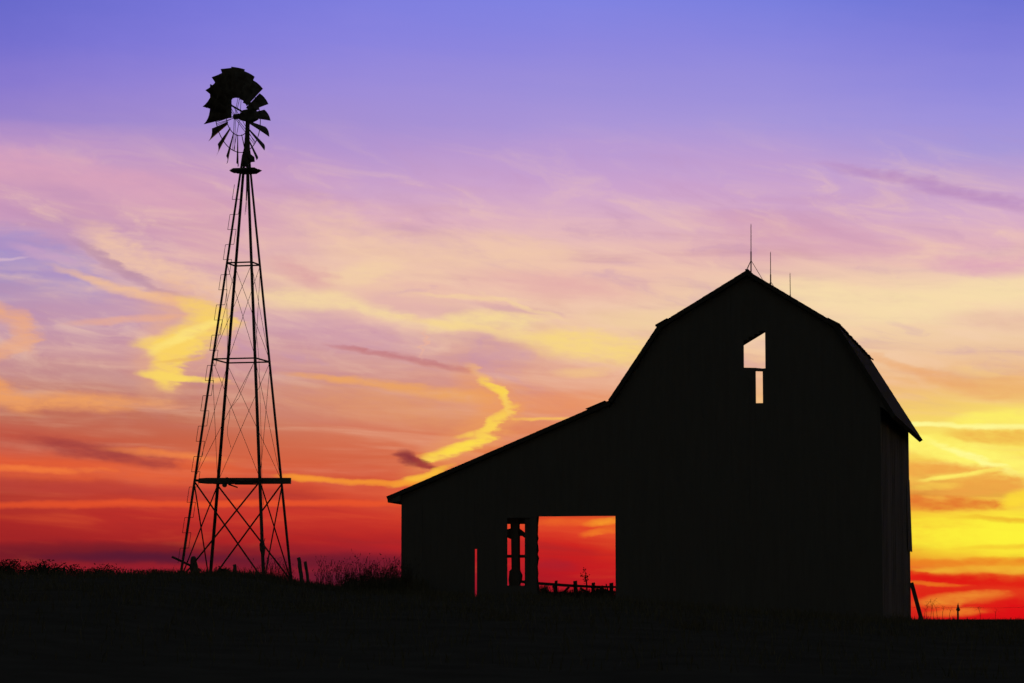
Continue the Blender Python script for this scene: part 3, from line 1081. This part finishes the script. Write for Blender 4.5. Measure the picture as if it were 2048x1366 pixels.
# tail vane folded alongside the wheel
tv = MB()
vc = [at(463, 186, TY - .12), at(463, 236, TY - .12), at(418, 238.5, TY - .5), at(420, 215, TY - .5), at(420, 168, TY - .5)]
tv.prism(vc, Vector((0.003, 0.012, 0)))
tv.bar(gc - NW * .1, (vc[0] + vc[1]) / 2, .05, .05)
tv.bar((vc[0] + vc[1]) / 2 + Vector((0, .03, 0)), (vc[2] + vc[4]) / 2 + Vector((0, .03, 0)), .035, .035)
tv.build('tail_vane', M_STEEL, mill)
# pump rod cut short under the platform
pr = MB()
pr.tube([at(493.5, 330, TY), at(493.6, 372, TY), at(492.6, 401, TY)], [.022, .024, .02], 6)
pr.tube([at(492.6, 400, TY), at(491, 416, TY), at(490, 430, TY)], [.008, .007, .005], 5)
pr.tube([at(492.6, 400, TY), at(492.8, 414, TY), at(491.6, 424, TY)], [.008, .006, .005], 5)
pr.build('pump_rod', M_TIMBER, mill)
pw = MB()
pw.tube([at(497.5, 440, TY), at(500, 490, TY), at(503, 560, TY), at(518, 720, TY), at(522, 860, TY), at(524, 960, TY), at(527, 1010, TY)], .006, 5)
pw.build('control_wire', M_STEEL, mill)
jb = MB()
q0 = tower(1, zpix(1096)) - AY * .06
jb.tube([q0 + Vector((-.03, 0, .16)), q0 + Vector((-.02, 0, .1)), q0 + Vector((0.0, 0, -.1)), q0 + Vector((.02, 0, -.3))], [.03, .085, .09, .04], 7)
jb.tube([q0 + Vector((-.03, 0, .1)), q0 + Vector((-.05, 0, .35)), q0 + Vector((-.09, 0, .42))], [.02, .012, .006], 5)
jb.tube([q0 + Vector((.03, 0, .1)), q0 + Vector((.07, 0, .26)), q0 + Vector((.1, 0, .27))], [.012, .01, .005], 5)
jb.build('pipe_valve', M_STEEL, mill)

# thick plank lying across the lowest girts
pk = MB()
a, b = at(397, 961, TY - 1.05), at(581, 961.5, TY - 1.05)
zt = at(500, 955.5, TY - 1.05).z
zb_ = at(500, 967, TY - 1.05).z
for (x0, x1, d0, d1, ee) in ((a.x, a.x + .25, .022, .0, 0), (a.x + .25, b.x - .9, .0, .0, 0), (b.x - .9, b.x, 0.0, 0.0, 0)):
    pk.hexa([(x0, a.y, zb_ + d0), (x1, a.y, zb_ + d1 * 0), (x1, a.y + .3, zb_ + d1 * 0), (x0, a.y + .3, zb_ + d0)],
            [(x0, a.y, zt - d0 * .8), (x1, a.y, zt), (x1, a.y + .3, zt), (x0, a.y + .3, zt - d0 * .8)])
plank = pk.build('plank', M_TIMBER, origin=((a.x + b.x) / 2, a.y, zb_))
tag(plank, 'thick plank lying across the lower braces of the windmill tower', 'plank')
cw = MB()
k0 = at(454, 961, TY - 1.12)
cw.tube([k0 + Vector((0, -.06, 0)), k0 + Vector((0, .0, 0))], .1, 10)
cw.tube([k0 + Vector((-.07, -.05, -.14)), k0 + Vector((-.07, 0.0, -.14))], .08, 9)
cw.tube([k0 + Vector((.05, -.04, -.12)), k0 + Vector((.34, -.04, -.22))], [.03, .022], 6)
cw.tube([k0 + Vector((.25, -.04, -.12)), at(520, 969, TY - 1.12)], .013, 5)
cw.build('pulley', M_STEEL, plank)


# ------------------------------------------------------------------ small things round the windmill
def leaning_post(name, px, ytop, pxb, ybot, wpx, Y, label, cat='fence post', group=None):
    t = at(px, ytop, Y)
    b = at(pxb, ybot, Y)
    b.z = min(b.z, gz(b.x, b.y) - 0.2)
    d = b - t
    r_ = wpx / 2 / (FPX / Y)
    mb = MB()
    rnd = random.Random(int(px))
    pts, rs = [], []
    for i in range(9):
        u = i / 8
        pts.append(t + d * u + Vector((rnd.uniform(-.01, .01), rnd.uniform(-.01, .01), 0)))
        rs.append(r_ * (0.92 + 0.12 * u + rnd.uniform(-.05, .05)))
    mb.tube(pts, rs, 9)
    return tag(mb.build(name, M_TIMBER, origin=b), label, cat, group)


leaning_post('fence_post', 597.5, 1115, 607, 1178, 8.0, 88, 'taller leaning wooden post beside the right foot of the windmill', group='leaning posts by the windmill')
leaning_post('fence_post', 610.5, 1123, 620, 1180, 6.5, 88.6, 'shorter leaning wooden post standing between the taller post and the barn', group='leaning posts by the windmill')
mb = MB()
p, q = at(344, 1113.5, 89), at(402, 1141, 89.4)
mb.bar(p, q, .07, .06)
tag(mb.build('fallen_pole', M_TIMBER, origin=q), 'short pole sticking out sideways past the left foot of the windmill', 'pole')
mb = MB()
b = at(389, 1160, 89.2)
b.z = gz(b.x, b.y) - .1
zz = [at(389, y, 89.2).z for y in (1112.5, 1115, 1122, 1132, 1146)]
mb.tube([b, Vector((b.x, b.y, zz[4])), Vector((b.x - .02, b.y, zz[3])), Vector((b.x - .04, b.y, zz[2])), Vector((b.x - .04, b.y, zz[1])), Vector((b.x - .04, b.y, zz[0]))], [.16, .14, .125, .1, .085, .04], 10)
tag(mb.build('stump', M_TIMBER, origin=b), 'rounded dark stump standing between the left legs of the windmill', 'stump')
leaning_post('post_stub', 469, 1129, 474, 1152, 8, 89.5, 'low broken post stub in the grass under the middle of the windmill', 'post stub')

# ------------------------------------------------------------------ broken fence seen through the barn
FY = 111.0
rv = random.Random(77)
fence = empty('broken_fence', (at(1150, 1190, FY).x, FY, 2.1))
tag(fence, 'broken wooden rail fence seen through the open barn doorway', 'fence')
for px, yt, w in ((1034, 1166, 9), (1074, 1164, 8), (1112.5, 1160.5, 6), (1150.5, 1161, 8), (1187, 1164.5, 7), (1223, 1165, 8), (1262, 1165, 8), (1300, 1166, 8)):
    t = at(px, yt, FY)
    mb = MB()
    zb_ = gz(t.x, FY) - .2
    hw = w / 2 / (FPX / FY)
    tilt = rv.uniform(-.07, .07)
    mb.hexa([(t.x + tilt - hw * 1.15, FY, zb_), (t.x + tilt + hw * 1.1, FY, zb_), (t.x + tilt + hw, FY + .14, zb_), (t.x + tilt - hw, FY + .14, zb_)],
            [(t.x - hw, FY, t.z - .05), (t.x + hw * .7, FY, t.z), (t.x + hw, FY + .14, t.z), (t.x - hw, FY + .14, t.z - .02)])
    mb.build('post', M_TIMBER, fence)
for pts, h in ((((1020, 1161), (1080, 1167), (1150, 1172)), .11), (((1146, 1171.5), (1206, 1174.5)), .10), (((1185, 1173), (1310, 1176)), .08),
               (((1020, 1188), (1110, 1186)), .08), (((1108, 1187), (1190, 1188)), .08), (((1186, 1184), (1310, 1186)), .1)):
    mb = MB()
    for p, q in zip(pts, pts[1:]):
        mb.bar(at(*p, FY - .06), at(*q, FY - .06), .05, h)
    mb.build('rail', M_TIMBER, fence)
for px, y0, dx_, y1 in ((1086, 1178, 18, 1190), (1106, 1172, 10, 1192), (1122, 1190, 16, 1174), (1160, 1176, 22, 1190), (1192, 1190, 14, 1172), (1200, 1176, 24, 1186), (1212, 1168, 8, 1192)):
    mb = MB()
    mb.bar(at(px, y0, FY - .2), at(px + dx_, y1, FY - .1), .04, .09)
    mb.build('broken_rail', M_TIMBER, fence)
# wire fence out in the field at the right
wf = empty('wire_fence', (at(1916, 1236, 160).x, 160, 1.2))
tag(wf, 'thin wire fence with a single post in the field right of the barn', 'fence')
mb = MB()
t, b = at(1916, 1210, 160), at(1916, 1246, 160)
mb.tube([b, Vector((b.x, b.y, t.z - .3)), t], [.06, .055, .05], 7)
mb.tube([t - Vector((.0, 0, .35)), t - Vector((0, 0, .28)), t - Vector((0, 0, .1))], [.05, .13, .05], 7)
mb.tube([t, t + Vector((.01, 0, .12))], [.03, .012], 6)
mb.build('post', M_TIMBER, wf)
for y in (1214.5,):
    mb = MB()
    pts = []
    for i in range(13):
        u = i / 12
        px = 1800 + 330 * u
        pts.append(at(px, y + 1.5 * math.sin(u * math.pi * 2.7) ** 2, 160))
    mb.tube(pts, .005, 5)
    mb.build('wire', M_STEEL, wf)

# ------------------------------------------------------------------ plants



def weed(mb, base, h, spread=.25, r0=.006, n=5, heads=True, bend=.2):
    d = Vector((rv.uniform(-bend, bend), rv.uniform(-bend, bend), 0)) * h
    p1 = base + d * .3 + Vector((0, 0, h * .5))
    p2 = base + d + Vector((0, 0, h))
    mb.tube([base, p1, p2], [r0, r0 * .8, r0 * .4], 4)
    for _ in range(n):
        u = rv.uniform(.25, .95)
        o = base.lerp(p1, u * 2) if u < .5 else p1.lerp(p2, u * 2 - 1)
        ang = rv.uniform(0, 6.283)
        ln = rv.uniform(.3, 1) * spread
        q = o + Vector((math.cos(ang) * ln * .6, math.sin(ang) * ln * .6, ln * rv.uniform(.5, 1.1)))
        mb.tube([o, o.lerp(q, .5) + Vector((0, 0, -.02)), q], [r0 * .6, r0 * .5, r0 * .3], 3)
        if heads and rv.random() < .6:
            mb.tube([q, q + Vector((rv.uniform(-.01, .01), 0, rv.uniform(.02, .06)))], [r0 * 1.8, r0 * .8], 4)
        for _k in range(rv.randint(0, 2)):
            a2 = rv.uniform(0, 6.283)
            l2 = .12 * h
            o2 = o.lerp(q, rv.random())
            # small curled dry leaves
            e1 = Vector((math.cos(a2), math.sin(a2), rv.uniform(-.6, .4))) * l2 * rv.uniform(.4, .9)
            e2 = Vector((-math.sin(a2), math.cos(a2), rv.uniform(-.2, .2))) * l2 * .22
            mb.add([o2, o2 + e1 * .5 + e2, o2 + e1, o2 + e1 * .5 - e2], [(0, 1, 2, 3)])


tw = MB()
for _ in range(520):
    px = rv.triangular(626, 842, 790) if rv.random() < .9 else rv.uniform(520, 588)
    Y = rv.uniform(85, 97)
    b = at(px, 1190, Y)
    b.z = gz(b.x, Y) - .03
    dens = 1.0 if px > 640 else .7
    h = rv.choice((.4, .55, .7, .85, 1.05)) * rv.uniform(.7, 1.15) * dens
    weed(tw, b, h, .22 + .1 * h, .0055, rv.randint(3, 8))
for px, h in ((640, .95), (655, .9), (673, 1.0), (705, .8), (735, 1.12), (742, .98), (768, .92), (790, 1.0), (756, .8), (690, .7)):
    b = at(px, 1190, 89)
    b.z = gz(b.x, 89) - .03
    weed(tw, b, h, .3, .007, 9)
for px, h in ((500, .6), (512, .55), (540, .5), (560, .55), (490, .4), (476, .45)):
    b = at(px, 1150, 91)
    b.z = gz(b.x, 91) - .03
    weed(tw, b, h, .15, .005, 5)
tag(tw.build('tall_weeds', M_WEED), 'thicket of tall dry weeds between the windmill and the barn', 'weeds', kind='stuff')


def blades(mb, n, fx, hmin, hmax, width=.012):
    for _ in range(n):
        x, y = fx()
        z = gz(x, y) - .02
        h = rv.uniform(hmin, hmax)
        a = rv.uniform(0, 6.283)
        w = Vector((math.cos(a), math.sin(a), 0)) * width * rv.uniform(.6, 1.3)
        ln = Vector((rv.gauss(0, .25), rv.gauss(0, .25), 0)) * h
        o = Vector((x, y, z))
        m = o + ln * .35 + Vector((0, 0, h * .6))
        mb.add([o - w, o + w, m + w * .7, m - w * .7, o + ln + Vector((0, 0, h))], [(0, 1, 2, 3), (3, 2, 4)])


gr = MB()
clumps = [(x, y) for x, y in ((rv.uniform(-24, 26), rv.uniform(60, 126)) for _ in range(1100)) if x > -9 or y < 84][:800]


def cl_pt():
    c = rv.choice(clumps)
    return c[0] + rv.gauss(0, .35), c[1] + rv.gauss(0, .35)


blades(gr, 26000, cl_pt, .08, .26)
blades(gr, 9000, lambda: (rv.uniform(-11, -2.5), rv.uniform(86, 96)), .1, .34)
blades(gr, 5000, lambda: (rv.uniform(-20, -8), rv.uniform(86, 130)), .04, .13)
blades(gr, 6000, lambda: (rv.uniform(12.8, 24), rv.uniform(95, 128)), .03, .10)
blades(gr, 4500, lambda: (rv.uniform(-.5, 5.5), rv.uniform(109, 112)), .25, .52, .03)
blades(gr, 500, lambda: (rv.uniform(.5, 4.8), rv.uniform(110, 112)), .45, .68, .02)
for k in range(60):
    bx_, by_ = rv.triangular(-6.6, -2.8, -3.0), rv.uniform(86, 95)
    top_ = (.25 + .45 * sstep(-6.6, -3.2, bx_)) * rv.uniform(.6, 1.25)
    blades(gr, 90, lambda: (bx_ + rv.gauss(0, .2), by_ + rv.gauss(0, .3)), top_ * .3, top_, .014)
blades(gr, 9000, lambda: (rv.uniform(-22, 24), rv.uniform(45, 80)), .1, .35)
for px in (1078, 1090, 1100, 1118, 1128, 1136, 1146, 1158, 1172, 1184, 1194, 1204, 1214, 1228, 1240):
    c0 = at(px, 1190, FY - .3)
    hh = rv.uniform(.45, .75) + (.12 if px > 1180 or px < 1095 else 0)
    blades(gr, 130, lambda: (c0.x + rv.gauss(0, .09), c0.y + rv.gauss(0, .3)), hh * .6, hh, .03)
tag(gr.build('grass', M_GRASS), 'rough dry grass covering the dark field', 'grass', kind='stuff')


def bush(name, px, Y, wpx, hpx, n, label, cat='bush', group=None, leaf=.05, base_y=None):
    s = FPX / Y
    b = at(px, 1170, Y)
    b.z = gz(b.x, Y)
    w, h = wpx / s / 2, hpx / s
    mb = MB()
    stems = []
    for _ in range(16):
        a = rv.uniform(0, 6.283)
        e = b + Vector((math.cos(a) * w * rv.uniform(.1, .8), math.sin(a) * w * rv.uniform(.1, .8), h * rv.uniform(.55, 1)))
        mb.tube([b + (e - b) * .02 - Vector((0, 0, .05)), b.lerp(e, .5) + Vector((rv.uniform(-.04, .04), 0, .05)), e], [.012, .009, .004], 4)
        stems.append(e)
    st = mb
    lf = MB()
    for _ in range(n):
        e = rv.choice(stems)
        o = b.lerp(e, rv.uniform(.3, 1.02)) + Vector((rv.gauss(0, .06), rv.gauss(0, .06), rv.gauss(0, .04)))
        a = Vector((rv.gauss(0, 1), rv.gauss(0, 1), rv.gauss(0, 1))).normalized() * leaf * rv.uniform(.6, 1.3)
        c = a.orthogonal().normalized() * leaf * .45
        lf.add([o, o + a * .5 + c, o + a, o + a * .5 - c], [(0, 1, 2, 3)])
    r_ = empty(name, tuple(b))
    tag(r_, label, cat, group)
    st.build('stem', M_WEED, r_)
    lf.build('foliage', M_LEAF, r_)


bush('bush', 446, 90.5, 42, 26, 700, 'low round bush growing in the grass under the middle of the windmill')
bush('bush', 700, 92, 60, 40, 500, 'straggly low bush among the weeds between the leaning posts and the barn')

# sapling behind the fence in the doorway
sp = empty('sapling', tuple(at(1172, 1185, 113)))
b = at(1172, 1195, 113)
mb = MB()
p = [at(1176, 1192, 113), at(1173, 1165, 113), at(1170, 1155, 113), at(1172, 1148, 113), at(1168.5, 1140, 113)]
p[0].z = gz(p[0].x, 113) - .05
mb.tube(p, [.035, .03, .024, .017, .008], 5)
mb.tube([p[2], at(1164, 1153, 113), at(1162, 1150, 113)], [.01, .007, .004], 4)
mb.tube([p[1], at(1176, 1158, 113), at(1175, 1152, 113)], [.01, .007, .004], 4)
mb.build('stem', M_WEED, sp)
mb = MB()
for _ in range(70):
    e = rv.choice([p[4], p[3], p[2], at(1163, 1151, 113), at(1175, 1154, 113), at(1172, 1160, 113)])
    o = e + Vector((rv.gauss(0, .035), rv.gauss(0, .04), rv.gauss(0, .05)))
    a = Vector((rv.gauss(0, 1), rv.gauss(0, 1), rv.gauss(0, 1))).normalized() * .07
    c = a.orthogonal().normalized() * .025
    mb.add([o, o + a * .5 + c, o + a, o + a * .5 - c], [(0, 1, 2, 3)])
mb.build('foliage', M_LEAF, sp)
tag(sp, 'thin young sapling rising above the fence seen through the barn doorway', 'sapling')

# arching dry weeds by the right corner
hw_ = MB()
for px, h, bx in ((1852, 34, 10), (1860, 38, 16), (1868, 36, -12), (1876, 30, -14), (1884, 26, 8), (1848, 28, 12), (1898, 20, 8), (1962, 22, -10), (1990, 20, 6)):
    Y = 112
    p0 = at(px, 1244, Y)
    p0.z = gz(p0.x, Y) - .05
    p1, p2, p3 = at(px + bx * .2, 1238 - h * .6, Y), at(px + bx * .6, 1238 - h, Y), at(px + bx * 1.4, 1238 - h * .72, Y)
    hw_.tube([p0, p1, p2, p3], [.008, .007, .005, .003], 4)
    for _ in range(5):
        o = p1.lerp(p2, rv.random())
        hw_.tube([o, o + Vector((rv.uniform(-.12, .12), 0, rv.uniform(.03, .16)))], [.004, .003], 3)
tag(hw_.build('dry_weeds', M_WEED), 'arching dry weed stems in the field beside the leaning timber', 'weeds', kind='stuff')

# ------------------------------------------------------------------ far line of trees at the left
tl = MB()
TREE_TOP = [(-400, 1114), (-40, 1124), (5, 1116), (26, 1117), (34, 1131), (55, 1135), (64, 1119), (92, 1121), (100, 1132), (125, 1127), (150, 1138), (163, 1127), (180, 1140), (196, 1136), (212, 1126), (228, 1140),
            (250, 1136), (275, 1140), (300, 1138), (330, 1142), (350, 1146), (380, 1150), (420, 1156), (560, 1172), (700, 1192)]


def ttop(px):
    for (a, ya), (b, yb) in zip(TREE_TOP, TREE_TOP[1:]):
        if px <= b:
            return ya + (yb - ya) * (px - a) / (b - a)
    return TREE_TOP[-1][1]


px = -260.0
while px < 430:
    Y = rv.uniform(285, 335)
    s = FPX / Y
    top = at(px, ttop(px) + rv.uniform(-4, 1), Y)
    zb_ = gz(top.x, Y) - .3
    h = top.z - zb_
    if h > .8:
        tl.tube([(top.x, Y, zb_), (top.x + rv.uniform(-.2, .2), Y, zb_ + h * .55), (top.x + rv.uniform(-.3, .3), Y, zb_ + h * .92)], [.14, .1, .03], 5)
        for _ in range(6):
            a = rv.uniform(0, 6.283)
            u = rv.uniform(.3, .8)
            tl.tube([(top.x, Y, zb_ + h * u), (top.x + math.cos(a) * h * .22, Y + math.sin(a) * h * .22, zb_ + h * min(.97, u + .22))], [.05, .015], 4)
        nb = 9
        cen = [(rv.uniform(-1, 1) * h * .24, rv.uniform(-1, 1) * h * .24, h * (.18 + .7 * (q_ + .5) / nb)) for q_ in range(nb)]
        for _ in range(900):
            c = rv.choice(cen)
            o = Vector((top.x + c[0] + rv.gauss(0, h * .07), Y + c[1] + rv.gauss(0, h * .07), zb_ + min(c[2] + rv.gauss(0, h * .07), h * .97)))
            a = Vector((rv.gauss(0, 1), rv.gauss(0, 1), rv.gauss(0, 1))).normalized() * rv.uniform(.06, .15)
            c2 = a.orthogonal().normalized() * rv.uniform(.05, .11)
            tl.add([o - a, o + c2, o + a, o - c2], [(0, 1, 2, 3)])
    px += rv.uniform(3.5, 8)
tag(tl.build('treeline', M_LEAF), 'distant dark line of scrubby trees on the horizon at the left', 'trees', kind='stuff')
